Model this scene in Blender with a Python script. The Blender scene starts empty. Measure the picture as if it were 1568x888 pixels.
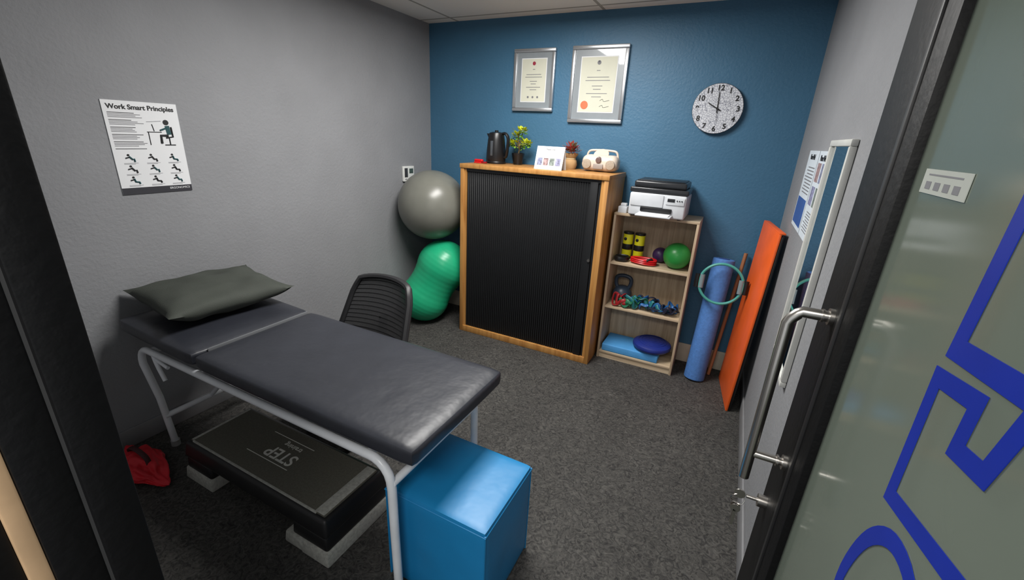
import bpy, bmesh, math, random
from mathutils import Vector, Matrix, noise
random.seed(7)
SC=bpy.context.scene
COL=SC.collection
SC.view_settings.view_transform='Standard'
SC.view_settings.look='None'

# ---------------------------------------------------------------- materials
def lin(c):
    o=[]
    for v in c:
        v=v/255.0
        o.append(v/12.92 if v<=.04045 else ((v+.055)/1.055)**2.4)
    return (o[0],o[1],o[2],1)
MATS={}
def M(name,rgb,rough=.5,metal=0,var=.06,vs=12,bump=0,bs=150,alpha=1,coat=0,spec=.5,emit=0,bd=.004):
    if name in MATS: return MATS[name]
    m=bpy.data.materials.new(name); m.use_nodes=True
    nt=m.node_tree; N=nt.nodes; L=nt.links
    b=N['Principled BSDF']
    tc=N.new('ShaderNodeTexCoord')
    nz=N.new('ShaderNodeTexNoise'); nz.inputs['Scale'].default_value=vs; nz.inputs['Detail'].default_value=4
    L.new(tc.outputs['Object'],nz.inputs['Vector'])
    r=N.new('ShaderNodeValToRGB')
    c=lin(rgb)
    r.color_ramp.elements[0].position=.3; r.color_ramp.elements[1].position=.7
    r.color_ramp.elements[0].color=tuple(x*(1-var) for x in c[:3])+(1,)
    r.color_ramp.elements[1].color=tuple(min(1,x*(1+var)) for x in c[:3])+(1,)
    L.new(nz.outputs['Fac'],r.inputs['Fac']); L.new(r.outputs['Color'],b.inputs['Base Color'])
    b.inputs['Roughness'].default_value=rough; b.inputs['Metallic'].default_value=metal
    b.inputs['Alpha'].default_value=alpha; b.inputs['Coat Weight'].default_value=coat
    b.inputs['Specular IOR Level'].default_value=spec
    if emit:
        b.inputs['Emission Color'].default_value=c; b.inputs['Emission Strength'].default_value=emit
    if bump:
        n2=N.new('ShaderNodeTexNoise'); n2.inputs['Scale'].default_value=bs; n2.inputs['Detail'].default_value=3
        L.new(tc.outputs['Object'],n2.inputs['Vector'])
        bp=N.new('ShaderNodeBump'); bp.inputs['Strength'].default_value=bump; bp.inputs['Distance'].default_value=bd
        L.new(n2.outputs['Fac'],bp.inputs['Height']); L.new(bp.outputs['Normal'],b.inputs['Normal'])
    MATS[name]=m; return m
def wood(name,c1,c2,scale=(3,3,40),rough=.45):
    m=bpy.data.materials.new(name); m.use_nodes=True
    nt=m.node_tree; N=nt.nodes; L=nt.links; b=N['Principled BSDF']
    tc=N.new('ShaderNodeTexCoord'); mp=N.new('ShaderNodeMapping'); mp.inputs['Scale'].default_value=scale
    nz=N.new('ShaderNodeTexNoise'); nz.inputs['Scale'].default_value=1; nz.inputs['Detail'].default_value=6; nz.inputs['Distortion'].default_value=.6
    r=N.new('ShaderNodeValToRGB'); r.color_ramp.elements[0].position=.35; r.color_ramp.elements[1].position=.65
    r.color_ramp.elements[0].color=lin(c1); r.color_ramp.elements[1].color=lin(c2)
    L.new(tc.outputs['Object'],mp.inputs['Vector']); L.new(mp.outputs['Vector'],nz.inputs['Vector'])
    L.new(nz.outputs['Fac'],r.inputs['Fac']); L.new(r.outputs['Color'],b.inputs['Base Color'])
    b.inputs['Roughness'].default_value=rough
    return m

wall_grey=M('wall_grey_paint',(138,139,142),.7,var=.05,vs=3,bump=.55,bs=70,spec=.35)
wall_blue=M('wall_blue_paint',(64,108,138),.5,var=.05,vs=3,bump=.45,bs=70,spec=.4)
black_frame=M('black_frame',(8,8,9),.55,bump=.3,bs=60,spec=.25)
white_paint=M('white_powdercoat',(225,228,232),.3)
vinyl=M('charcoal_vinyl',(40,42,49),.42,var=.12,vs=5,bump=.5,bs=9,bd=.01)
chrome=M('brushed_steel',(205,200,193),.28,1)
silver=M('silver_frame',(195,197,200),.28,.8)
oak=wood('oak_laminate',(158,108,54),(184,134,74),(30,30,2.5))
sonoma_v=wood('pale_oak',(172,150,124),(200,180,152),(45,45,2.5),.5)
sonoma_h=wood('pale_oak_shelf',(176,155,128),(205,186,158),(2.5,45,45),.5)
tambour=M('black_tambour',(24,25,27),.5,spec=.3)
black_pl=M('black_plastic',(18,18,20),.35)
paper=M('white_paper',(225,226,228),.7,var=.01)
cream=M('cream_paper',(205,205,188),.7,var=.02)
ink=M('black_ink',(20,20,22),.6)
inkgrey=M('grey_ink',(120,120,124),.7)
redm=M('red_plastic',(200,20,28),.35)

def carpet():
    m=bpy.data.materials.new('charcoal_carpet'); m.use_nodes=True
    nt=m.node_tree; N=nt.nodes; L=nt.links; b=N['Principled BSDF']
    tc=N.new('ShaderNodeTexCoord')
    n1=N.new('ShaderNodeTexNoise'); n1.inputs['Scale'].default_value=34; n1.inputs['Detail'].default_value=6; n1.inputs['Roughness'].default_value=.65; n1.inputs['Distortion'].default_value=2.2
    n2=N.new('ShaderNodeTexNoise'); n2.inputs['Scale'].default_value=2.2; n2.inputs['Detail'].default_value=3
    for n in (n1,n2): L.new(tc.outputs['Object'],n.inputs['Vector'])
    r=N.new('ShaderNodeValToRGB'); r.color_ramp.elements[0].position=.36; r.color_ramp.elements[1].position=.70
    r.color_ramp.elements[0].color=lin((41,40,40)); r.color_ramp.elements[1].color=lin((95,93,89))
    L.new(n1.outputs['Fac'],r.inputs['Fac'])
    mx=N.new('ShaderNodeMix'); mx.data_type='RGBA'; mx.blend_type='MULTIPLY'; mx.inputs['Factor'].default_value=.5
    r2=N.new('ShaderNodeValToRGB'); r2.color_ramp.elements[0].color=(.6,.6,.6,1); r2.color_ramp.elements[1].color=(1,1,1,1)
    r2.color_ramp.elements[0].position=.35; r2.color_ramp.elements[1].position=.65
    L.new(n2.outputs['Fac'],r2.inputs['Fac'])
    L.new(r.outputs['Color'],mx.inputs['A']); L.new(r2.outputs['Color'],mx.inputs['B'])
    L.new(mx.outputs['Result'],b.inputs['Base Color'])
    bp=N.new('ShaderNodeBump'); bp.inputs['Strength'].default_value=.7; bp.inputs['Distance'].default_value=.008
    L.new(n1.outputs['Fac'],bp.inputs['Height']); L.new(bp.outputs['Normal'],b.inputs['Normal'])
    b.inputs['Roughness'].default_value=.75; b.inputs['Specular IOR Level'].default_value=.35
    return m
carpet_m=carpet()
def ceil_mat():
    m=bpy.data.materials.new('ceiling_tiles'); m.use_nodes=True
    nt=m.node_tree; N=nt.nodes; L=nt.links; b=N['Principled BSDF']
    tc=N.new('ShaderNodeTexCoord')
    mp=N.new('ShaderNodeMapping'); mp.inputs['Location'].default_value=(.33,.1,0)
    br=N.new('ShaderNodeTexBrick'); br.offset=0; br.inputs['Scale'].default_value=1
    br.inputs['Brick Width'].default_value=1.2; br.inputs['Row Height'].default_value=.6; br.inputs['Mortar Size'].default_value=.012
    br.inputs['Color1'].default_value=lin((236,233,226)); br.inputs['Color2'].default_value=lin((240,237,230)); br.inputs['Mortar'].default_value=lin((170,167,158))
    L.new(tc.outputs['Object'],mp.inputs['Vector']); L.new(mp.outputs['Vector'],br.inputs['Vector']); L.new(br.outputs['Color'],b.inputs['Base Color'])
    b.inputs['Roughness'].default_value=.9
    nz=N.new('ShaderNodeTexNoise'); nz.inputs['Scale'].default_value=60
    L.new(tc.outputs['Object'],nz.inputs['Vector'])
    bp=N.new('ShaderNodeBump'); bp.inputs['Strength'].default_value=.3; bp.inputs['Distance'].default_value=.004
    L.new(nz.outputs['Fac'],bp.inputs['Height']); L.new(bp.outputs['Normal'],b.inputs['Normal'])
    return m
ceil_m=ceil_mat()

# ---------------------------------------------------------------- builder
def catmull(pts,n=8,closed=False):
    P=[Vector(p) for p in pts]; out=[]
    k=len(P); rng=range(k if closed else k-1)
    for i in rng:
        if closed: a,b,c,d=P[(i-1)%k],P[i],P[(i+1)%k],P[(i+2)%k]
        else: a,b,c,d=P[max(i-1,0)],P[i],P[i+1],P[min(i+2,k-1)]
        for j in range(n):
            t=j/n
            out.append(.5*((2*b)+(c-a)*t+(2*a-5*b+4*c-d)*t*t+(3*b-a-3*c+d)*t**3))
    if not closed: out.append(P[-1])
    return out
class B:
    def __init__(s,name): s.name=name; s.bm=bmesh.new(); s.mats=[]; s.kids=[]
    def mi(s,m):
        if m not in s.mats: s.mats.append(m)
        return s.mats.index(m)
    def add(s,t,m,X=None):
        i=s.mi(m)
        if X is not None: bmesh.ops.transform(t,matrix=X,verts=t.verts)
        bmesh.ops.recalc_face_normals(t,faces=t.faces)
        for f in t.faces: f.material_index=i
        me=bpy.data.meshes.new('t'); t.to_mesh(me); t.free(); s.bm.from_mesh(me); bpy.data.meshes.remove(me)
    def box(s,mn,mx,m,bev=0,seg=2,X=None,taper=None):
        t=bmesh.new(); bmesh.ops.create_cube(t,size=1)
        mn=Vector(mn);mx=Vector(mx);c=(mn+mx)/2;d=mx-mn
        for v in t.verts:
            if taper and v.co.z>0:
                v.co=Vector((v.co.x*taper[0],v.co.y*taper[1],v.co.z))
            v.co=Vector((v.co.x*d.x,v.co.y*d.y,v.co.z*d.z))+c
        if bev: bmesh.ops.bevel(t,geom=t.edges[:]+t.verts[:],offset=min(bev,min(d)*.49),segments=seg,profile=.5,affect='EDGES')
        s.add(t,m,X)
    def cushion(s,mn,mx,m,bev,puff,sag=0,n=14,X=None):
        # soft upholstered block: finely divided box, rounded edges, puffed faces
        mn=Vector(mn);mx=Vector(mx);c=(mn+mx)/2;h=(mx-mn)/2
        t=bmesh.new(); bmesh.ops.create_cube(t,size=2)
        bmesh.ops.subdivide_edges(t,edges=t.edges[:],cuts=n,use_grid_fill=True)
        for v in t.verts:
            p=Vector((v.co.x,v.co.y,v.co.z)); w=Vector((p.x*h.x,p.y*h.y,p.z*h.z))
            # spread vertices towards the edges
            inner=Vector((max(-h.x+bev,min(h.x-bev,w.x)),max(-h.y+bev,min(h.y-bev,w.y)),max(-h.z+bev,min(h.z-bev,w.z))))
            d=w-inner
            if d.length>1e-6: w=inner+d.normalized()*bev
            k=(1-p.x**4)*(1-p.y**4) if abs(p.z)>.99 else ((1-p.x**4)*(1-p.z**2) if abs(p.y)>.99 else (1-p.y**4)*(1-p.z**2))
            nrm=Vector((p.x if abs(p.x)>.99 else 0,p.y if abs(p.y)>.99 else 0,p.z if abs(p.z)>.99 else 0))
            if nrm.length>0: w+=nrm.normalized()*puff*k*(1+.6*noise.noise((w+c)*9))
            v.co=w+c
        s.add(t,m,X)
    def cyl(s,a,b,r,m,r2=None,seg=24,bev=0,X=None):
        a=Vector(a);b=Vector(b);d=b-a
        t=bmesh.new(); bmesh.ops.create_cone(t,cap_ends=True,segments=seg,radius1=r,radius2=r if r2 is None else r2,depth=d.length)
        if bev:
            es=[e for e in t.edges if abs(e.verts[0].co.z-e.verts[1].co.z)<1e-6]
            bmesh.ops.bevel(t,geom=es,offset=bev,segments=3,profile=.5,affect='EDGES')
        q=d.to_track_quat('Z','Y').to_matrix().to_4x4(); q.translation=(a+b)/2
        bmesh.ops.transform(t,matrix=q,verts=t.verts)
        s.add(t,m,X)
    def lathe(s,prof,m,origin=(0,0,0),axis=(0,0,1),seg=32,X=None):
        t=bmesh.new(); rings=[]
        for r,z in prof:
            if r<1e-5: rings.append([t.verts.new((0,0,z))])
            else: rings.append([t.verts.new((r*math.cos(2*math.pi*i/seg),r*math.sin(2*math.pi*i/seg),z)) for i in range(seg)])
        for a,b in zip(rings,rings[1:]):
            for i in range(seg):
                j=(i+1)%seg
                if len(a)==1 and len(b)==1: continue
                if len(a)==1: t.faces.new((a[0],b[i],b[j]))
                elif len(b)==1: t.faces.new((a[i],a[j],b[0]))
                else: t.faces.new((a[i],a[j],b[j],b[i]))
        q=Vector(axis).to_track_quat('Z','Y').to_matrix().to_4x4(); q.translation=Vector(origin)
        bmesh.ops.transform(t,matrix=q,verts=t.verts)
        s.add(t,m,X)
    def sphere(s,c,r,m,seg=32,sc=(1,1,1),X=None):
        t=bmesh.new(); bmesh.ops.create_uvsphere(t,u_segments=seg,v_segments=seg//2,radius=r)
        for v in t.verts: v.co=Vector((v.co.x*sc[0],v.co.y*sc[1],v.co.z*sc[2]))+Vector(c)
        s.add(t,m,X)
    def tube(s,pts,r,m,closed=False,seg=10,flat=None,X=None):
        P=[Vector(p) for p in pts]; n=len(P); t=bmesh.new(); rings=[]
        up=None
        for i in range(n):
            if closed: T=(P[(i+1)%n]-P[i-1]).normalized()
            else: T=(P[min(i+1,n-1)]-P[max(i-1,0)]).normalized()
            if up is None:
                up=Vector((0,0,1)) if abs(T.z)<.9 else Vector((1,0,0))
            u=(up-T*up.dot(T)).normalized(); w=T.cross(u); up=u
            rr=r(i/(n-1)) if callable(r) else r
            f=flat or (1,1)
            rings.append([t.verts.new(P[i]+u*rr*f[0]*math.cos(2*math.pi*k/seg)+w*rr*f[1]*math.sin(2*math.pi*k/seg)) for k in range(seg)])
        for i in range(n if closed else n-1):
            a=rings[i];b=rings[(i+1)%n]
            for k in range(seg): t.faces.new((a[k],a[(k+1)%seg],b[(k+1)%seg],b[k]))
        if not closed: t.faces.new(rings[0]); t.faces.new(rings[-1])
        s.add(t,m,X)
    def poly(s,pts,m,X=None,ext=None):
        t=bmesh.new(); f=t.faces.new([t.verts.new(p) for p in pts])
        if ext:
            r=bmesh.ops.extrude_face_region(t,geom=[f])
            bmesh.ops.translate(t,verts=[v for v in r['geom'] if isinstance(v,bmesh.types.BMVert)],vec=Vector(ext))
        s.add(t,m,X)
    def text(s,body,size,mat,loc,R,align='CENTER',ext=.0006,name='lettering',off=0):
        c=bpy.data.curves.new(name,'FONT'); c.body=body; c.size=size; c.extrude=ext; c.offset=off; c.align_x=align; c.align_y='CENTER'; c.materials.append(mat)
        o=bpy.data.objects.new(name,c); m=R.to_4x4(); m.translation=Vector(loc); s.kids.append((o,m))
    def done(s,X=None,ang=38):
        me=bpy.data.meshes.new(s.name); s.bm.to_mesh(me); s.bm.free()
        for m in s.mats: me.materials.append(m)
        xs=[v.co for v in me.vertices]
        mn=Vector([min(v[i] for v in xs) for i in range(3)]); mx=Vector([max(v[i] for v in xs) for i in range(3)])
        c=Vector(((mn.x+mx.x)/2,(mn.y+mx.y)/2,mn.z)); me.transform(Matrix.Translation(-c))
        for p in me.polygons: p.use_smooth=True
        me.set_sharp_from_angle(angle=math.radians(ang))
        o=bpy.data.objects.new(s.name,me); COL.objects.link(o); o.location=c
        for k,m in s.kids:
            COL.objects.link(k); k.parent=o; k.matrix_local=Matrix.Translation(-c)@m
        return o
RB=Matrix(((1,0,0),(0,0,-1),(0,1,0)))
RL=Matrix(((0,0,1),(1,0,0),(0,1,0)))
RR=Matrix(((0,0,-1),(-1,0,0),(0,1,0)))

XL,XR,YB,CH=-2.52,.31,3.32,2.44
# ---------------------------------------------------------------- shell
b=B('floor'); b.box((XL-.1,-1.6,-.08),(XR+.9,YB+.1,0),carpet_m); b.done()
b=B('ceiling'); b.box((XL-.1,-1.6,CH),(XR+.9,YB+.1,CH+.08),ceil_m); b.done()
b=B('wall_left'); b.box((XL-.1,.1,0),(XL,YB+.1,CH),wall_grey); b.done()
b=B('wall_back'); b.box((XL,YB,0),(XR,YB+.1,CH),wall_blue); b.done()
b=B('wall_right'); b.box((XR,.1,0),(XR+.1,YB+.1,CH),wall_grey); b.done()
b=B('wall_front'); b.box((XL,.1,0),(-.80,.2,CH),wall_grey); b.box((-.80,.1,2.16),(XR,.2,CH),wall_grey); b.done()
skirt=M('cream_skirting',(196,186,168),.5)
skg=M('grey_skirting',(128,128,130),.5)
b=B('baseboard_back'); b.box((XL,YB-.014,0),(XR,YB,.15),skirt,.004); b.done()
b=B('baseboard_right'); b.box((XR-.012,1.2,0),(XR,YB-.014,.10),skg,.004); b.done()
b=B('baseboard_left'); b.box((XL,.2,0),(XL+.012,YB-.014,.10),skg,.004); b.done()
b=B('trim_1')
b.box((-.80,.10,0),(-.697,.147,2.10),black_frame,.003); b.box((-.80,.150,0),(-.69,.20,2.10),black_frame,.003)
b.box((-.80,.146,0),(-.698,.152,2.10),M('seal_grey',(60,60,60),.7))
b.box((-.80,.085,2.10),(XR,.20,2.16),black_frame,.003)
b.box((.268,.085,0),(XR,.20,2.10),black_frame,.003); b.done()
b=B('trim_2'); b.box((-.80,.080,0),(-.700,.10,2.10),M('pale_pine',(190,158,122),.5,var=.15),.003)
b.box((-.80,.0,0),(-.708,.080,2.10),black_frame,.003); b.done()

# ---------------------------------------------------------------- lamp fixtures
lampm=M('diffuser',(255,250,240),.5,emit=1.5)
def panel(name,c,sx,sy,W,col):
    b=B(name); b.box((c[0]-sx/2,c[1]-sy/2,CH-.03),(c[0]+sx/2,c[1]+sy/2,CH),white_paint,.004)
    b.box((c[0]-sx/2+.02,c[1]-sy/2+.02,CH-.034),(c[0]+sx/2-.02,c[1]+sy/2-.02,CH-.029),lampm); o=b.done()
    l=bpy.data.lights.new(name+'_lamp','AREA'); l.shape='RECTANGLE'; l.size=sx; l.size_y=sy; l.energy=W; l.color=col
    lo=bpy.data.objects.new('lamp',l); COL.objects.link(lo); lo.parent=o; lo.location=(0,0,-.012)
panel('corridor_fill_light',(-1.10,1.95),.6,1.2,66,(1,.985,.955))
panel('corridor_fill_light',(-.3,-.75),1.2,.6,44,(1,.975,.94))  # unseen corridor light, added to fill the sides turned towards the camera
w=bpy.data.worlds.new('world'); SC.world=w; w.use_nodes=True
w.node_tree.nodes['Background'].inputs[0].default_value=(.8,.84,.88,1); w.node_tree.nodes['Background'].inputs[1].default_value=.8

# ---------------------------------------------------------------- cabinet
b=B('tambour_cabinet')
x0,x1,y0,y1,zt=-1.89,-.74,2.85,3.30,1.385
b.box((x0,y0,0),(x0+.03,y1,zt-.03),oak,.002); b.box((x1-.03,y0,0),(x1,y1,zt-.03),oak,.002)
b.box((x0-.004,y0-.006,zt-.032),(x1+.004,y1,zt),oak,.003)
b.box((x0+.03,y0,.0),(x1-.03,y1,.05),oak,.002)
b.box((x0+.03,y0+.01,.05),(x0+.05,y0+.05,zt-.032),oak); b.box((x1-.05,y0+.01,.05),(x1-.03,y0+.05,zt-.032),oak)
b.box((x0+.03,y1-.02,.05),(x1-.03,y1-.004,zt-.032),oak)
b.box((x0+.05,y0+.012,zt-.055),(x1-.05,y0+.04,zt-.032),black_pl)
xa,xb=x0+.05,x1-.05; n=60; w_=(xb-xa)/n
for i in range(n):
    a=xa+i*w_
    b.box((a+.0006,y0+.018,.05),(a+w_-.0006,y0+.032,zt-.05),tambour,.003,1)
b.box((xb-.075,y0+.010,.05),(xb-.02,y0+.034,zt-.05),tambour,.004)
b.cyl((xb-.03,y0+.012,.80),(xb-.03,y0+.0,.80),.010,chrome)
b.done()

# ---------------------------------------------------------------- bookcase
b=B('bookcase'); x0,x1,y0,y1=-.72,-.16,3.02,3.30
b.box((x0,y0,0),(x0+.016,y1,1.114),sonoma_v,.001); b.box((x1-.016,y0,0),(x1,y1,1.114),sonoma_v,.001)
b.box((x0,y0,1.114),(x1,y1,1.13),sonoma_h,.001)
for z in (.06,.435,.775): b.box((x0+.016,y0+.004,z-.016),(x1-.016,y1-.006,z),sonoma_h,.001)
b.box((x0+.016,y0+.012,0),(x1-.016,y0+.026,.044),sonoma_h)
b.box((x0+.016,y1-.008,.0),(x1-.016,y1-.002,1.114),sonoma_v); b.done()

# printer
b=B('printer'); pw=M('white_plastic',(200,203,207),.35); pk=M('dark_grey_plastic',(40,41,44),.3)
b.box((-.62,2.975,1.135),(-.26,3.27,1.285),pw,.012,3)
b.box((-.61,2.968,1.20),(-.40,2.985,1.28),pw,.005)
b.box((-.625,2.985,1.287),(-.255,3.28,1.32),pk,.008,3)
b.box((-.605,3.0,1.32),(-.275,3.28,1.362),pk,.012,3)
b.box((-.59,3.02,1.362),(-.29,3.26,1.367),black_pl,.002)
b.box((-.54,2.962,1.168),(-.34,2.985,1.198),black_pl,.004)
b.box((-.55,2.86,1.150),(-.33,2.985,1.160),pw,.004)
b.box((-.535,2.87,1.160),(-.345,3.0,1.164),paper)
b.box((-.385,2.969,1.225),(-.27,2.977,1.272),pw,.003)
b.box((-.375,2.966,1.245),(-.33,2.972,1.265),pk,.001)
for k in (0,1,2): b.cyl((-.315+k*.014,2.970,1.255),(-.315+k*.014,2.965,1.255),.004,pk)
for x in (-.59,-.29):
    for y in (3.0,3.24): b.cyl((x,y,1.13),(x,y,1.14),.012,black_pl)
b.done()
b=B('label_holder'); b.box((-.70,3.03,1.13),(-.64,3.10,1.175),pw,.004); b.box((-.69,3.05,1.175),(-.65,3.09,1.195),pw,.004); b.done()

# shelf items
yel=M('yellow_label',(205,200,30),.35)
for X_ in (-.635,-.55):
    b=B('tennis_ball_tube'); z=.7755
    b.cyl((X_,3.2,z),(X_,3.2,z+.185),.036,yel,seg=32,bev=.003)
    b.cyl((X_,3.2,z+.185),(X_,3.2,z+.20),.0375,black_pl,seg=32,bev=.003)
    b.cyl((X_,3.2,z+.002),(X_,3.2,z+.02),.0368,black_pl,seg=32)
    b.lathe([(.0366,.07),(.0372,.072),(.0372,.11),(.0366,.112)],black_pl,(X_,3.2,z))
    b.sphere((X_-.012,3.166,z+.15),.012,black_pl,sc=(1,.3,1)); b.done()
b=B('green_exercise_ball'); b.sphere((-.272,3.12,.867),.091,M('green_vinyl',(45,145,65),.35),48); b.done()
b=B('purple_massage_ball'); b.sphere((-.395,3.225,.831),.055,M('purple_vinyl',(62,40,85),.4),32); b.done()
b=B('red_resistance_strap')
for k in range(3):
    b.tube(catmull([(-.56,3.08,.79+k*.012),(-.48,3.05,.79+k*.012),(-.41,3.08,.787+k*.012),(-.42,3.13,.79+k*.012),(-.49,3.14,.79+k*.012),(-.56,3.12,.79+k*.012)],6,True),.012,redm,True,8,flat=(.5,1))
b.tube(catmull([(-.46,3.055,.80),(-.45,3.05,.82),(-.43,3.07,.825),(-.42,3.09,.80)],5),.008,ink); b.done()
b=B('ankle_strap')
b.tube(catmull([(-.685,3.08,.795),(-.66,3.05,.80),(-.61,3.07,.795),(-.60,3.12,.80),(-.65,3.13,.80),(-.685,3.11,.797)],6,True),.018,black_pl,True,8,flat=(1,.5)); b.done()
b=B('kettlebell'); kb=M('kettlebell_blue_grey',(42,56,72),.4); z=.4355; c=(-.622,3.185)
b.lathe([(0,0),(.04,0),(.055,.012),(.072,.045),(.070,.08),(.053,.108),(.032,.122),(0,.126)],kb,(c[0],c[1],z))
b.tube(catmull([(c[0]-.034,c[1],z+.10),(c[0]-.055,c[1],z+.14),(c[0]-.05,c[1],z+.19),(c[0],c[1],z+.205),(c[0]+.05,c[1],z+.19),(c[0]+.055,c[1],z+.14),(c[0]+.034,c[1],z+.10)],6),.015,kb); b.done()
b=B('resistance_bands')
cols=[M('band_red',(150,30,35),.5),M('band_green',(20,100,70),.5),M('band_blue',(30,90,150),.5),M('band_teal',(25,105,110),.5),M('band_navy',(22,28,50),.5)]
for k in range(26):
    ci=[0,0,0,1,1,3,1,1,2,4,2,1,2,4,3,2,4,2,4,2,3,4,2,4,2,4][k]
    cx=-.61+.39*k/25+random.uniform(-.015,.015); cx=max(-.64,min(-.24,cx)); cy=random.uniform(3.065,3.14)
    if cx<-.52: cy=3.062
    zz=.435+.011; pts=[]; hh=.085 if k<18 else .06
    for j in range(7):
        a=2*math.pi*j/7+random.random()*.5
        yy=cy+.03*math.sin(a)*random.uniform(.6,1)
        pts.append((cx+.052*math.cos(a)*random.uniform(.5,1),yy if cx>-.5 else min(yy,3.09),zz+random.uniform(0,hh)))
    b.tube(catmull(pts,5,True),.012,cols[ci],True,7,flat=(1,.4))
b.done()
b=B('balance_pad'); b.box((-.69,3.03,.0605),(-.27,3.27,.118),M('light_blue_foam',(75,150,210),.7,bump=.2),.008,3); b.done()
b=B('balance_disc'); nb=M('navy_vinyl',(30,46,125),.4)
b.lathe([(0,0),(.075,.0),(.122,.008),(.139,.025),(.141,.036),(.136,.05),(.113,.064),(.06,.07),(0,.071)],nb,(-.338,3.145,.118),seg=48)
for r in (.03,.055,.08,.102): b.tube([(-.338+r*math.cos(t*.2618),3.145+r*math.sin(t*.2618),.118+.0705-(r/.15)**3*.012) for t in range(24)],.002,nb,True,6)
b.done()

# ---------------------------------------------------------------- items on cabinet
zt=1.385
b=B('electric_kettle'); c=(-1.735,3.12)
b.lathe([(0,.0),(.078,.0),(.08,.012),(.075,.02),(.077,.03),(.074,.10),(.066,.18),(.060,.215),(.055,.228),(.03,.236),(0,.238)],black_pl,(c[0],c[1],zt))
b.poly([(c[0]-.05,c[1]-.02,zt+.17),(c[0]-.05,c[1]+.02,zt+.17),(c[0]-.088,c[1],zt+.222)],black_pl,ext=(.03,0,.0))
b.tube(catmull([(c[0]+.045,c[1],zt+.222),(c[0]+.085,c[1]-.01,zt+.225),(c[0]+.108,c[1]-.01,zt+.19),(c[0]+.105,c[1]-.01,zt+.12),(c[0]+.09,c[1],zt+.06),(c[0]+.07,c[1],zt+.05)],6),.011,black_pl,flat=(1,1.4))
b.cyl((c[0],c[1],zt+.235),(c[0],c[1],zt+.248),.014,black_pl)
b.box((c[0]-.01,c[1]-.078,zt+.06),(c[0]+.01,c[1]-.066,zt+.17),M('gauge_grey',(70,75,80),.2),.003); b.done()
b=B('red_stapler')
b.box((-1.865,3.0,zt),(-1.80,3.03,zt+.012),redm,.004); b.box((-1.865,3.002,zt+.012),(-1.79,3.028,zt+.03),redm,.008,3); b.box((-1.80,3.003,zt+.0),(-1.76,3.03,zt+.014),M('red_dark',(140,15,20),.4),.004); b.done()
leafY=M('yellow_green_leaf',(205,212,60),.5,var=.25,vs=30); leafG=M('green_leaf',(100,145,45),.5,var=.3,vs=30)
def leaf(b,c,L,W,m,dirv,up=Vector((0,0,1))):
    d=Vector(dirv).normalized(); s_=d.cross(up)
    if s_.length<.01: s_=Vector((1,0,0))
    s_.normalize(); nrm=s_.cross(d)
    c=Vector(c)
    b.poly([c,c+d*L*.3+s_*W*.5+nrm*.003,c+d*L*.7+s_*W*.42,c+d*L,c+d*L*.7-s_*W*.42,c+d*L*.3-s_*W*.5+nrm*.003],m)
b=B('potted_plant'); c=(-1.575,3.19)
b.lathe([(0,0),(.034,0),(.046,.06),(.05,.075),(.05,.088),(.043,.088),(.042,.07),(0,.07)],black_pl,(c[0],c[1],zt))
st=M('brown_stem',(90,70,40),.7)
b.tube(catmull([(c[0],c[1],zt+.065),(c[0]+.01,c[1],zt+.13),(c[0]-.005,c[1],zt+.19),(c[0]+.005,c[1],zt+.25)],5),.006,st)
for (dx,dz,r) in ((-.04,.15,.035),(.05,.155,.04),(.0,.235,.05),(.035,.25,.03),(-.025,.21,.03),(-.06,.155,.02),(.085,.16,.02)):
    b.tube([(c[0],c[1],zt+.12),(c[0]+dx,c[1],zt+dz)],.003,st,seg=6)
    for k in range(42):
        v=Vector((random.gauss(0,1),random.gauss(0,1),random.gauss(0,.8))).normalized()
        p=Vector((c[0]+dx,c[1],zt+dz))+v*r*random.uniform(.3,.9)
        leaf(b,p,.026,.018,leafY if v.z>-.3 else leafG,v+Vector((0,-.5,.3)))
b.done()
b=B('red_succulent'); c=(-1.135,3.19); kraft=M('kraft_paper',(176,140,96),.8,bump=.4,bs=40)
b.lathe([(0,0),(.04,0),(.05,.03),(.045,.06),(.032,.075),(.05,.10),(.054,.112),(.045,.105),(0,.09)],kraft,(c[0],c[1],zt),seg=14)
b.tube([(c[0]+.034*math.cos(t*.39),c[1]+.034*math.sin(t*.39),zt+.074) for t in range(16)],.004,M('twine',(200,180,140),.8),True,6)
lr=M('red_leaf',(170,70,62),.5,var=.3,vs=30); lg=M('grey_green_leaf',(130,140,105),.5,var=.3,vs=30)
for k in range(200):
    a=random.uniform(0,6.28); e=random.uniform(.0,1.4); v=Vector((math.cos(a)*math.cos(e),math.sin(a)*math.cos(e),math.sin(e)))
    leaf(b,Vector((c[0],c[1],zt+.115))+v*random.uniform(.01,.06),.035,.014,lr if random.random()<.65 else lg,v)
b.done()
b=B('notice_card'); x0,x1,yy=-1.315,-1.105,2.93
b.poly([(x0,yy,zt),(x1,yy,zt),(x1,yy+.045,zt+.155),(x0,yy+.045,zt+.155)],paper,ext=(0,.001,.0005))
b.poly([(x0,yy+.09,zt),(x1,yy+.09,zt),(x1,yy+.047,zt+.155),(x0,yy+.047,zt+.155)],paper,ext=(0,.001,.0005))
tilt=math.atan2(.045,.155)
Rc=Matrix.Rotation(-tilt,3,'X')@RB
def cp(u,v): return (x0+u,yy-.0006+v*math.sin(tilt),zt+v*math.cos(tilt))
b.text('Please note',.014,ink,cp(.105,.14),Rc)
for k in range(3): b.text('- - - - - - - - - - - - - - - - - -',.011,inkgrey,cp(.105,.122-k*.010),Rc)
ph=[M('photo_a',(120,125,150),.6,var=.6,vs=60),M('photo_b',(150,125,125),.6,var=.6,vs=60),M('photo_c',(115,125,120),.6,var=.6,vs=60),M('photo_d',(130,130,160),.6,var=.6,vs=60)]
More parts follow.
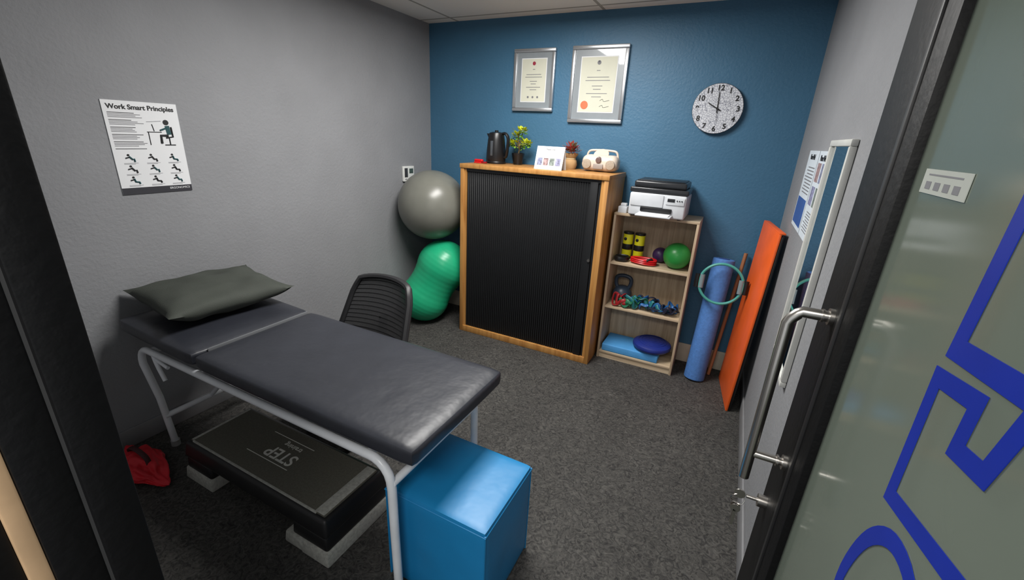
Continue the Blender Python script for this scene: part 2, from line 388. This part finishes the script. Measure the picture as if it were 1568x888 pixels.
for k in range(4):
    u=.018+k*.046
    b.poly([cp(u,.03),cp(u+.036,.03),cp(u+.036,.08),cp(u,.08)],ph[k],ext=(0,-.0008,0))
b.done()
b=B('cd_radio'); rb=M('cream_pink_plastic',(205,190,176),.35); c=(-.895,3.165)
b.box((c[0]-.13,c[1]-.07,zt+.003),(c[0]+.13,c[1]+.07,zt+.115),rb,.045,6)
for sx in (-1,1):
    b.cyl((c[0]+sx*.085,c[1]-.066,zt+.052),(c[0]+sx*.085,c[1]-.078,zt+.052),.033,M('grille_tan',(160,146,130),.6,var=.3,vs=300),bev=.003)
    b.cyl((c[0]+sx*.07,c[1],zt),(c[0]+sx*.07,c[1],zt+.01),.015,black_pl)
b.box((c[0]-.035,c[1]-.078,zt+.02),(c[0]+.035,c[1]-.06,zt+.055),M('radio_panel',(150,140,134),.4),.004)
b.cyl((c[0],c[1]-.01,zt+.11),(c[0],c[1]-.02,zt+.122),.055,rb,bev=.004)
b.cyl((c[0],c[1]-.05,zt+.085),(c[0],c[1]-.082,zt+.080),.020,M('radio_grey',(110,92,90),.3),bev=.004)
b.tube(catmull([(c[0]-.115,c[1]+.02,zt+.09),(c[0]-.10,c[1]+.02,zt+.135),(c[0]-.05,c[1]+.02,zt+.145),(c[0]+.05,c[1]+.02,zt+.145),(c[0]+.10,c[1]+.02,zt+.135),(c[0]+.115,c[1]+.02,zt+.09)],6),.008,rb)
b.done()

# ---------------------------------------------------------------- frames / clock
def certificate(x0,x1,z0,z1,seal,mat_w):
    b=B('framed_certificate'); y=YB; f=.026
    for (a,c_) in (((x0,z0),(x1,z0+f)),((x0,z1-f),(x1,z1)),((x0,z0+f),(x0+f,z1-f)),((x1-f,z0+f),(x1,z1-f))):
        b.box((a[0],y-.03,a[1]),(c_[0],y-.002,c_[1]),silver,.005,2)
    b.box((x0+f*.5,y-.018,z0+f*.5),(x1-f*.5,y-.002,z1-f*.5),M('mount_board_grey',(138,145,150),.35,coat=.5))
    a0,a1,b0,b1=x0+f+mat_w,x1-f-mat_w,z0+f+mat_w,z1-f-mat_w
    b.box((a0-.006,y-.0195,b0-.006),(a1+.006,y-.018,b1+.006),paper)
    b.box((a0,y-.0205,b0),(a1,y-.0195,b1),cream)
    cx=(a0+a1)/2; w=a1-a0; h=b1-b0; yy=y-.0208
    if seal:
        b.cyl((cx,yy,b1-.035),(cx,yy-.001,b1-.035),.014,inkgrey); b.text('*',.03,ink,(cx,yy-.0015,b1-.035),RB)
    else:
        b.cyl((cx,yy,b1-.03),(cx,yy-.001,b1-.03),.013,M('maroon_crest',(150,40,60),.6))
    rows=[(.24,.10),(.36,.62),(.42,.7),(.52,.3),(.58,.22),(.66,.6),(.72,.28)]
    for (t,wd) in rows:
        zz=b1-h*t; b.box((cx-w*wd/2,yy-.0004,zz-.002),(cx+w*wd/2,yy,zz+.002),inkgrey)
    if seal:
        b.cyl((a0+.045,yy,b0+.045),(a0+.045,yy-.0015,b0+.045),.028,M('orange_seal',(215,110,70),.5),seg=36)
        for k in (0,1): b.tube(catmull([(cx+.03,yy,b0+.075-k*.04),(cx+.05,yy,b0+.085-k*.04),(cx+.06,yy,b0+.07-k*.04),(cx+.1,yy,b0+.078-k*.04)],4),.0012,ink,seg=5)
    else:
        for k in (-1,0,1): b.cyl((cx+k*.04,yy,b0+.03),(cx+k*.04,yy-.001,b0+.03),.008,inkgrey)
    b.done()
certificate(-1.70,-1.36,1.785,2.22,False,.045)
certificate(-1.23,-.82,1.715,2.225,True,.05)
b=B('wall_clock'); cx,cz=-.205,1.825; R=.152
def clockmat():
    m=bpy.data.materials.new('clock_face'); m.use_nodes=True; nt=m.node_tree;N=nt.nodes;L=nt.links;bb=N['Principled BSDF']
    tc=N.new('ShaderNodeTexCoord'); v=N.new('ShaderNodeTexVoronoi'); v.inputs['Scale'].default_value=70; v.feature='DISTANCE_TO_EDGE'
    r=N.new('ShaderNodeValToRGB'); r.color_ramp.elements[0].position=.03; r.color_ramp.elements[0].color=lin((135,138,150)); r.color_ramp.elements[1].position=.10; r.color_ramp.elements[1].color=lin((212,214,220))
    L.new(tc.outputs['Object'],v.inputs['Vector']); L.new(v.outputs['Distance'],r.inputs['Fac']); L.new(r.outputs['Color'],bb.inputs['Base Color']); bb.inputs['Roughness'].default_value=.4
    return m
yw=YB-.035
b.cyl((cx,YB,cz),(cx,yw+.002,cz),R-.004,M('clock_rim_black',(24,24,26),.4),seg=64)
b.cyl((cx,yw+.004,cz),(cx,yw,cz),R,M('clock_edge',(60,60,66),.4),seg=64,bev=.001)
b.cyl((cx,yw+.001,cz),(cx,yw-.001,cz),R-.003,clockmat(),seg=64)
for h in range(1,13):
    a=math.radians(90-30*h); b.text(str(h),.044,ink,(cx+math.cos(a)*.122,yw-.002,cz+math.sin(a)*.122),RB,ext=.0008,off=.0012)
def hand(a,l,w,yo):
    a=math.radians(a); d=Vector((math.sin(a),0,math.cos(a))); s_=Vector((math.cos(a),0,-math.sin(a))); c=Vector((cx,yw-yo,cz))
    b.poly([c-d*.025-s_*w,c-d*.025+s_*w,c+d*l*.8+s_*w*.8,c+d*l,c+d*l*.8-s_*w*.8],ink,ext=(0,-.001,0))
hand(-60,.075,.004,.005); hand(-2,.11,.003,.007); hand(175,.09,.001,.009)
b.cyl((cx,yw,cz),(cx,yw-.012,cz),.007,ink); b.done()

# ---------------------------------------------------------------- left wall poster, thermostat
b=B('ergonomics_poster'); y0,y1,z0,z1=.99,1.285,1.255,1.665; X_=XL
b.box((X_,y0,z0),(X_+.004,y1,z1),paper)
b.box((X_+.004,y0,z0),(X_+.0048,y1,z0+.03),M('dark_banner',(50,50,56),.5))
e=X_+.0045
b.text('Work Smart Principles',.0285,ink,(e,(y0+y1)/2,z1-.026),RL,ext=.001,off=.0006)
for k in range(26):
    zz=z1-.052-k*.0062
    if k%5==4: continue
    b.box((X_+.004,y0+.014,zz),(X_+.0046,y0+.014+random.uniform(.08,.135),zz+.0026),inkgrey if k%5 else ink)
fx=X_+.0045; fy=y0+.235; fz=z1-.13
tealm=M('teal_print',(20,70,75),.6)
b.cyl((fx,fy,fz+.045),(fx+.001,fy,fz+.045),.012,ink); b.tube([(fx,fy+.002,fz+.03),(fx,fy+.006,fz-.01)],.011,tealm,seg=6,flat=(.1,1)); 
b.tube([(fx,fy,fz+.02),(fx,fy-.03,fz+.008)],.004,tealm,seg=6)
b.tube([(fx,fy,fz-.015),(fx,fy-.03,fz-.015),(fx,fy-.032,fz-.05)],.006,ink,seg=6)
b.tube([(fx,fy+.018,fz+.025),(fx,fy+.02,fz-.02),(fx,fy-.01,fz-.025)],.004,ink,seg=6)
b.tube([(fx,fy+.003,fz-.025),(fx,fy+.003,fz-.055)],.0025,ink,seg=6); b.tube([(fx,fy-.02,fz-.058),(fx,fy+.025,fz-.058)],.0025,ink,seg=6)
b.tube([(fx,fy-.085,fz+.0),(fx,fy-.025,fz+.0)],.0018,ink,seg=6); b.tube([(fx,fy-.08,fz),(fx,fy-.08,fz-.058)],.0018,ink,seg=6)
b.tube([(fx,fy-.06,fz+.035),(fx,fy-.055,fz+.004)],.0018,ink,seg=6)
b.tube([(fx,fy-.08,fz+.045),(fx,fy-.02,fz+.05)],.001,inkgrey,seg=6)
for r_ in range(3):
    for c_ in range(3):
        py=y0+.06+c_*.09; pz=z0+.165-r_*.05
        b.cyl((fx,py-.006,pz+.012),(fx+.0008,py-.006,pz+.012),.005,ink,seg=12)
        a=random.uniform(-.5,.5)
        b.tube([(fx,py-.004,pz+.006),(fx,py+.004+a*.01,pz-.008),(fx,py+.014,pz-.008+a*.006),(fx,py+.016,pz-.018)],.004,ink if (r_+c_)%2 else tealm,seg=6)
        b.tube([(fx,py-.018,pz-.002),(fx,py-.004,pz+.002)],.003,ink,seg=6)
        for q in (0,1): b.box((X_+.004,py-.028,pz-.025-q*.004),(X_+.0046,py+.028-q*.012,pz-.0235-q*.004),inkgrey)
b.text('ERGONOMICS',.014,paper,(X_+.0052,y1-.055,z0+.018),RL)
b.done()
b=B('thermostat'); b.box((XL,2.915,1.19),(XL+.022,3.05,1.315),M('thermostat_white',(225,226,222),.4),.005,3)
b.box((XL+.021,2.985,1.255),(XL+.0235,3.035,1.295),M('lcd_grey',(70,85,80),.2),.001)
for k in range(3): b.box((XL+.021,2.93+k*.035,1.205),(XL+.0245,2.952+k*.035,1.215),M('button_grey',(150,150,150),.5),.001)
b.box((XL+.02,2.925,1.225),(XL+.0235,2.965,1.30),M('thermostat_grey',(60,60,62),.3),.001); b.done()

# ---------------------------------------------------------------- right wall posters, mirror
def wposter(ya,yb,kind):
    b=B('health_poster'); z0,z1=1.225,1.60; X_=XR
    b.box((X_-.004,yb,z0),(X_,ya,z1),M('blueish_paper',(205,214,222),.6))
    xx=X_-.0045
    if kind==0:
        b.box((xx-.0004,yb+.02,z0+.02),(xx+.0005,ya-.02,z0+.15),M('poster_blue',(50,85,150),.6))
        for k in range(9): b.box((xx-.0004,yb+.03,z1-.08-k*.015),(xx+.0005,ya-.03-random.random()*.08,z1-.075-k*.015),inkgrey)
    else:
        for r_ in range(2):
            for c_ in range(2):
                b.box((xx-.0004,yb+.03+c_*.12,z1-.13-r_*.1),(xx+.0005,yb+.12+c_*.12,z1-.05-r_*.1),ph[(r_*2+c_)%4])
        for k in range(8): b.box((xx-.0004,yb+.03,z0+.03+k*.012),(xx+.0005,ya-.03-random.random()*.08,z0+.034+k*.012),inkgrey)
    b.text('Move Well',.035,ink,(xx-.001,(ya+yb)/2,z1-.03),RR); b.done()
wposter(2.78,2.44,0); wposter(2.42,2.15,1)
mir=M('mirror_glass',(225,230,230),.02,1,var=0)
b=B('wall_mirror'); y0,y1,z0,z1=1.72,2.10,.76,1.64
b.box((XR-.012,y0+.01,z0+.01),(XR-.002,y1-.01,z1-.01),mir)
for (a,c_) in (((y0,z0),(y1,z0+.022)),((y0,z1-.022),(y1,z1)),((y0,z0+.022),(y0+.022,z1-.022)),((y1-.022,z0+.022),(y1,z1-.022))):
    b.box((XR-.022,a[0],a[1]),(XR-.001,c_[0],c_[1]),M('mirror_frame',(200,200,195),.4),.004)
b.done()

# ---------------------------------------------------------------- orange pad
b=B('folding_gym_mat'); orange=M('orange_vinyl',(236,98,36),.4,bump=.1,bs=40)
A=Vector((.215,2.745,0));Bf=Vector((.155,3.19,0));C=Vector((.262,2.745,1.18))
yv=(Bf-A).normalized(); zv=(C-A).normalized(); nx=yv.cross(zv); nx=-nx if nx.x<0 else nx; nx.normalize()
Xm=Matrix((nx,yv,zv)).transposed().to_4x4(); Xm.translation=A
Lw=(Bf-A).length
b.box((0,0,0.0),(.016,Lw,1.165),orange,.006,2,X=Xm)
b.box((.0165,.004,0.004),(.032,Lw-.004,1.15),black_pl,.006,2,X=Xm)
b.box((0.001,.0,1.159),(.034,Lw,1.169),orange,.003,2,X=Xm)
b.done()
b=B('foam_roller'); fr=M('blue_foam',(76,124,190),.7,var=.12,vs=60,bump=.3)
b.cyl((-.005,3.08,.004),(.025,3.19,.88),.070,fr,seg=48,bev=.008)
b.cyl((.0249,3.1895,.873),(.0251,3.191,.8818),.035,M('foam_core',(40,70,130),.7)); b.done()
b=B('pilates_ring'); teal=M('teal_ring',(70,155,145),.4); rc=Vector((.035,3.035,.745))
ax=Vector((0,-1,.12)).normalized(); u=Vector((1,0,0)); v=ax.cross(u)
b.tube([rc+(u*math.cos(t*math.pi/24)+v*math.sin(t*math.pi/24))*.132 for t in range(48)],.009,teal,True,8,flat=(1,1))
for sgn in (-1,1):
    for io in (-1,1):
        p=rc+u*sgn*(.132+io*.014)
        b.tube([p-v*.045,p-v*.02,p+v*.02,p+v*.045],.016,black_pl if io>0 else M('pad_grey',(120,135,140),.5),seg=12,flat=(1,.8))
b.done()
b=B('wooden_exercise_pole'); wp=wood('pole_wood',(150,98,66),(178,124,88),(20,20,3))
b.cyl((.085,3.20,0),(.150,3.28,.92),.0125,wp,seg=16); b.done()

# ---------------------------------------------------------------- balls
b=B('grey_exercise_ball'); gm=M('grey_ball_vinyl',(116,116,108),.3,var=.05); c=Vector((-2.232,2.95,1.02)); prof=[]
ribs=90
for i in range(ribs*2+1):
    t=math.pi*i/(ribs*2); rr=.283+(.0009 if (i%2==0 and abs(t-math.pi/2)<1.0) else 0)
    prof.append((rr*math.sin(t) if 0<i<ribs*2 else 0,-rr*math.cos(t)))
b.lathe(prof,gm,c,axis=(.25,-.15,1),seg=96); b.done(ang=80)
b=B('green_peanut_ball'); lo=Vector((-2.27,2.87,.216)); hi=Vector((-2.14,2.965,.505)); d=(hi-lo); L_=d.length
prof=[]
R1,R2=.214,.222; n=110; KK=.075
t0,t1=-R1,L_+R2
for i in range(n+1):
    t=t0+(t1-t0)*(.5-.5*math.cos(math.pi*i/n))
    a=R1*R1-t*t; c_=R2*R2-(t-L_)**2
    m_=max(a,c_); h_=max(0,KK-abs(a-c_))/KK; s_=m_+h_*h_*KK*.25
    r=math.sqrt(max(s_,0)) if 0<i<n else 0
    if 0<i<n and i%4==0: r+=.001
    prof.append((r,t))
b.lathe(prof,M('green_peanut_vinyl',(34,168,120),.33,var=.05),lo,axis=d,seg=64); b.done(ang=80)

# ---------------------------------------------------------------- treatment table
b=B('treatment_table')
b.cushion((-1.832,.812,.630),(-.704,1.383,.697),vinyl,.020,.004,n=22)
Xh=Matrix.Translation((-1.84,0,.64))@Matrix.Rotation(math.radians(2.2),4,'Y')@Matrix.Translation((1.84,0,-.64))
b.cushion((-2.43,.812,.632),(-1.852,1.383,.697),vinyl,.020,.004,n=16,X=Xh)
b.box((-1.850,.88,.66),(-1.845,1.37,.6955),M('pale_piping',(108,110,113),.5),.0015)
b.box((-2.40,.86,.62),(-.74,1.34,.636),M('plywood_base',(60,52,44),.7))
r=.0155; za=.597
xl,xr,yn,yf=-2.33,-.805,.828,1.335
for y in (yn,yf):
    pts=[(xl-.01,y+(.05 if y==yn else 0),.015),(xl,y+(.03 if y==yn else 0),.3),(xl+.005,y,za-.09)]+[(xl+.085-.08*math.cos(a),y,za-.08+.08*math.sin(a)) for a in (0.2,.5,.8,1.1,1.4,1.57)]
    pts+=[(xl+.3,y,za),(xr-.3,y,za)]+[(xr-.085+.08*math.sin(a),y,za-.08+.08*math.cos(a)) for a in (0,.2,.5,.8,1.1,1.4)]+[(xr-.002,y,za-.1),(xr,y,.3),(xr+.005,y,.015)]
    b.tube(pts,r,white_paint,seg=14)
    b.cyl((xl-.01,y+(.05 if y==yn else 0),0),(xl-.01,y+(.05 if y==yn else 0),.03),.02,M('rubber_foot',(160,160,160),.6))
    b.cyl((xr+.005,y,0),(xr+.005,y,.03),.02,M('rubber_foot',(160,160,160),.6))
for x,z,dy in ((xl,.19,.03),(xr,.52,0),(xl+.1,za,0),(xr-.1,za,0),(-1.84,za,0)): b.cyl((x,yn+dy,z),(x,yf,z),.014,white_paint,seg=14)
b.tube([(xl,.5*(yn+yf),.19),(-1.9,.5*(yn+yf),za-.01)],.012,white_paint)
b.tube(catmull([(-2.2,.825,.60),(-2.17,.82,.55),(-2.13,.82,.48)],5),.009,white_paint)
b.tube([(-2.2,.825,.575),(-2.09,.825,.555)],.008,white_paint)
b.done()

# pillow
b=B('pillow'); t=bmesh.new(); n=36; hx,hy,th=.235,.285,.066
g={}
for s_ in (1,-1):
    for i in range(n+1):
        for j in range(n+1):
            u=-1+2*i/n; v=-1+2*j/n
            k=(1-abs(u)**2.6)*(1-abs(v)**2.6)
            px=u*hx*(1-.08*(1-v*v)*abs(u)**3); py=v*hy*(1-.08*(1-u*u)*abs(v)**3)
            z=s_*th*(k**.5)+.020*noise.noise(Vector((u*2.4,v*2.4,s_)))*k**.3+.018*(abs(u*v))**3
            if (i in(0,n) or j in(0,n)):
                if s_==-1: g[(s_,i,j)]=g[(1,i,j)]; continue
                z=.018*(abs(u*v))**3
            g[(s_,i,j)]=t.verts.new((px,py,z))
for s_ in (1,-1):
    for i in range(n):
        for j in range(n):
            q=[g[(s_,i,j)],g[(s_,i+1,j)],g[(s_,i+1,j+1)],g[(s_,i,j+1)]]
            try: t.faces.new(q if s_==1 else q[::-1])
            except ValueError: pass
Xp=Matrix.Translation((-2.24,1.15,.791))@Matrix.Rotation(math.radians(-5),4,'Z')@Matrix.Rotation(math.radians(3),4,'Y')
b.add(t,M('dark_olive_fabric',(58,62,56),.8,var=.1,vs=8,bump=.3,bs=300),Xp); b.done(ang=70)

# ---------------------------------------------------------------- step platform
b=B('aerobic_step'); x0,x1,y0,y1=-2.06,-1.12,.79,1.13
sb=M('step_black',(30,30,31),.4); sg=M('step_grey_grip',(165,165,158),.75,var=.2,vs=80); st_=M('step_top_olive',(92,90,80),.85,var=.15,vs=120,bump=.6,bs=260)
b.box((x0,y0,.115),(x1,y1,.195),sb,.014,3,taper=(.97,.93))
b.box((x0+.03,y0+.03,.19),(x1-.03,y1-.03,.201),st_,.004)
b.box((x1-.085,y0+.032,.1915),(x1-.034,y1-.032,.2025),sg,.003); b.box((x0+.034,y0+.032,.1915),(x0+.05,y1-.032,.2025),sg,.003)
b.box((x0+.05,y0+.026,.1915),(x1-.075,y0+.034,.202),sg,.002)
for xa,xb in ((x0+.01,x0+.20),(x1-.20,x1-.0)):
    b.box((xa,y0-.0,.055),(xb,y1,.125),sb,.012,3,taper=(.92,.98))
    b.box((xa+.03,y0+.01,.01),(xb-.03,y1-.01,.06),sb,.004)
for ya,yb in ((y0-.012,y0+.11),(y1-.11,y1+.012)): b.box((x0,ya,0),(x0+.21,yb,.062),sg,.008,2,taper=(.93,.9))
b.box((x1-.14,y0-.015,0),(x1+.015,y1+.015,.060),sg,.008,2,taper=(.9,.95))
b.box((x1-.24,y0-.012,0),(x1-.12,y0+.10,.055),sg,.008,2,taper=(.9,.9))
Rz=Matrix.Rotation(math.radians(180),3,'Z')
b.text('STEP',.085,M('step_print',(215,215,207),.7),(-1.58,.955,.2016),Rz,ext=.0008,off=.001)
b.text('training',.036,MATS['step_print'],(-1.58,1.015,.2016),Rz,ext=.0008)
b.box((-1.75,1.045,.2005),(-1.48,1.048,.2022),MATS['step_print']); b.box((-1.75,.905,.2005),(-1.48,.908,.2022),MATS['step_print'])
b.done()

# ---------------------------------------------------------------- blue cube ottoman
b=B('blue_cube_ottoman'); bl=M('blue_vinyl',(24,124,180),.42,var=.05,vs=4,bump=.35,bs=8,bd=.008)
x0,x1,y0,y1,h=-.895,-.485,.885,1.235,.425
b.cushion((x0,y0,0.004),(x1,y1,h-.003),bl,.010,.004,n=20)
for z in (h-.020,):
    b.tube([(x,y,z) for x,y in [(x0,y0),(x1,y0),(x1,y1),(x0,y1)]],.0035,bl,True,6)
pp=[(x0+.003,y0+.003),(x1-.003,y0+.003),(x1-.003,y1-.003),(x0+.003,y1-.003)]
for x,y in pp: b.tube([(x,y,.0),(x,y,h-.015)],.004,bl,seg=6)
b.done()

# ---------------------------------------------------------------- office chair
b=B('office_chair'); cx,cy=-1.69,1.50
meshm=M('chair_mesh',(44,44,46),.7,alpha=.94,var=.3,vs=200)
b.box((cx-.23,cy-.22,.42),(cx+.23,cy+.22,.49),M('chair_seat_fabric',(28,28,30),.9),.03,4)
def bp(u,v):
    wv=.245-.045*v
    return Vector((cx+u*wv*(1-.10*max(0,v-.8)*5*abs(u)**4),cy+.17+.14*v-.045*u*u, .455+.335*v-.022*u*u*v))
t=bmesh.new(); gu,gv=16,12; vv=[[t.verts.new(bp(-1+2*i/gu,j/gv)) for i in range(gu+1)] for j in range(gv+1)]
for j in range(gv):
    for i in range(gu): t.faces.new((vv[j][i],vv[j][i+1],vv[j+1][i+1],vv[j+1][i]))
b.add(t,meshm)
edge=[bp(-1+2*i/12,0) for i in range(13)]+[bp(1,j/8) for j in range(1,9)]+[bp(1-2*i/12,1) for i in range(1,13)]+[bp(-1,1-j/8) for j in range(1,8)]
chf=M('chair_frame',(32,32,34),.5)
b.tube(edge,.017,chf,True,8,flat=(1.2,1))
for k in range(1,14): b.tube([bp(-1+2*i/12,k/14) for i in range(13)],.0022,black_pl,seg=5)
b.tube(catmull([bp(0,.35)+Vector((0,.03,0)),bp(0,0)+Vector((0,.05,-.03)),(cx,cy+.2,.40),(cx,cy+.05,.40)],6),.02,black_pl,flat=(1,1.6))
b.cyl((cx,cy,.1),(cx,cy,.42),.025,black_pl); b.cyl((cx,cy,.38),(cx,cy,.43),.08,black_pl)
for k in range(5):
    a=k*2*math.pi/5+.3; e=(cx+.25*math.cos(a),cy+.25*math.sin(a))
    b.tube([(cx,cy,.12),(e[0],e[1],.075)],.018,black_pl,seg=8)
    b.cyl((e[0]-.02,e[1],.028),(e[0]+.02,e[1],.028),.028,black_pl,seg=16); b.cyl((e[0],e[1],.03),(e[0],e[1],.08),.008,black_pl,seg=8)
b.done()

# ---------------------------------------------------------------- crumpled red bag
b=B('red_gym_bag'); t=bmesh.new(); bmesh.ops.create_icosphere(t,subdivisions=5,radius=1)
for v in t.verts:
    p=v.co.copy(); nn=noise.noise(p*2.2)*.22+noise.noise(p*5)*.12
    s_=1+nn
    tip=max(0,p.x)**2
    v.co=Vector((p.x*.15*s_+tip*.05,p.y*.085*s_*(1-.5*tip),max(-.0,(p.z*.5+.5))*.10*s_*(1-.6*tip)))
bmesh.ops.translate(t,verts=t.verts,vec=(-2.255,.695,0))
b.add(t,M('red_fabric',(205,24,40),.6,bump=.4,bs=60))
b.tube(catmull([(-2.34,.70,.07),(-2.32,.69,.12),(-2.26,.69,.14),(-2.20,.70,.11),(-2.18,.70,.06)],6),.008,M('dark_strap',(60,14,20),.6),flat=(.4,1.4))
b.done(ang=80)

# ---------------------------------------------------------------- glass door
b=B('door_1'); dx0,dx1=.222,.262; ya,yb=.205,1.12
b.box((dx0,.87,.01),(dx1,yb,2.09),black_frame,.004)
b.box((dx0-.004,.935,.01),(dx0+.002,.95,2.09),M('black_groove',(30,30,31),.5),.001)
b.box((dx0,ya,.01),(dx1,ya+.09,2.09),black_frame,.004)
b.box((dx0,ya+.09,.01),(dx1,.87,.12),black_frame,.004); b.box((dx0,ya+.09,2.0),(dx1,.87,2.09),black_frame,.004)
glass=M('tinted_glass',(126,136,124),.12,var=.06,vs=2,alpha=.70)
b.box((dx0+.014,ya+.08,.11),(dx1-.016,.88,2.01),glass)
gx=dx0+.0135
blue=M('blue_vinyl_lettering',(18,44,155),.4)
def sc(p): return (p[0]*1.095,1.6+(p[1]-1.6)*1.095)
def stroke(pts,w):
    P=[Vector(sc((p[0],p[1]))) for p in pts]; n=len(P); Lf=[];Rt=[]
    for i in range(n):
        d1=(P[i]-P[i-1]).normalized() if i>0 else None
        d2=(P[i+1]-P[i]).normalized() if i<n-1 else None
        if d1 is None: d1=d2
        if d2 is None: d2=d1
        n1=Vector((-d1.y,d1.x)); n2=Vector((-d2.y,d2.x)); mm=(n1+n2).normalized(); s_=w/2/max(.4,mm.dot(n1))
        Lf.append(P[i]+mm*s_); Rt.append(P[i]-mm*s_)
    for i in range(n-1):
        q=[Lf[i],Lf[i+1],Rt[i+1],Rt[i]]
        b.poly([(gx,p.x,p.y) for p in q],blue,ext=(-.0008,0,0))
stroke([(.505,1.62),(.520,1.43),(.30,1.455)],.025)
stroke([(.33,1.53),(.40,1.51),(.385,1.64)],.022)
stroke([(.30,1.30),(.36,1.290),(.525,1.25),(.53,1.395),(.455,1.408),(.456,1.360),(.410,1.368),(.395,1.428),(.30,1.44)],.021)
stroke(catmull([(.545,1.02),(.555,1.10),(.53,1.18),(.48,1.225),(.42,1.22),(.385,1.15),(.38,1.05)],5),.022)
stroke(catmull([(.50,1.02),(.505,1.10),(.48,1.16),(.45,1.17),(.43,1.12),(.43,1.02)],5),.014)
b.box((gx-.001,.680,1.552),(gx,.828,1.584),M('card_reflection',(178,182,174),.5))  # reflection of the cabinet card, painted as a flat patch on the glass
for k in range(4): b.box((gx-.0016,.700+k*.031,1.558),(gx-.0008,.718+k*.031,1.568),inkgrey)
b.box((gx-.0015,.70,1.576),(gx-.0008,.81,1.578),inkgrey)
hy=1.0; hxp=.150
b.tube([(hxp,hy,.86),(hxp,hy,1.262)]+[(hxp+.004,hy,1.272),(hxp+.014,hy,1.285)]+[(hxp+.020,hy,1.290),(dx0,hy,1.290)],.0115,chrome,seg=18)
b.cyl((hxp,hy,.93),(dx0,hy,.93),.0095,chrome); 
for z in (.93,1.29): b.cyl((dx0-.008,hy,z),(dx0,hy,z),.017,chrome); b.cyl((dx0-.02,hy,z),(dx0-.016,hy,z),.0135,chrome)
zl=.76; b.cyl((dx0-.02,1.06,zl),(dx0,1.06,zl),.016,chrome); b.cyl((dx0-.045,1.06,zl),(dx0-.02,1.06,zl),.005,chrome)
b.cyl((dx0-.06,1.058,zl),(dx0-.06,1.062,zl),.013,chrome)
b.tube([(dx0-.062+.016*math.cos(t*.52),1.06+.004*math.sin(t),zl-.018+.016*math.sin(t*.52)) for t in range(12)],.0015,chrome,True,6)
for k,(dy,l) in enumerate(((.004,.06),(-.006,.055))):
    b.cyl((dx0-.062,1.06+dy,zl-.045),(dx0-.062,1.062+dy,zl-.045),.012,chrome)
    b.box((dx0-.066,1.06+dy,zl-.045-l),(dx0-.058,1.062+dy,zl-.05),chrome)
b.done()

# ---------------------------------------------------------------- camera
D=Vector((.456,-.280,.845)).normalized()
Dn=Vector((-.047,.940,.337)); Dn=(Dn-D*Dn.dot(D)).normalized()
Xd=Dn.cross(D)
cam=bpy.data.cameras.new('camera'); cam.lens=15.15; cam.sensor_width=36; cam.clip_start=.01
o=bpy.data.objects.new('camera',cam); COL.objects.link(o)
r_=Vector((Xd.x,D.x,-Dn.x)); u_=-Vector((Xd.y,D.y,-Dn.y)); k_=-Vector((Xd.z,D.z,-Dn.z))
Mx=Matrix((r_,u_,k_)).transposed().to_4x4(); Mx.translation=(0,0,1.6); o.matrix_world=Mx
SC.camera=o
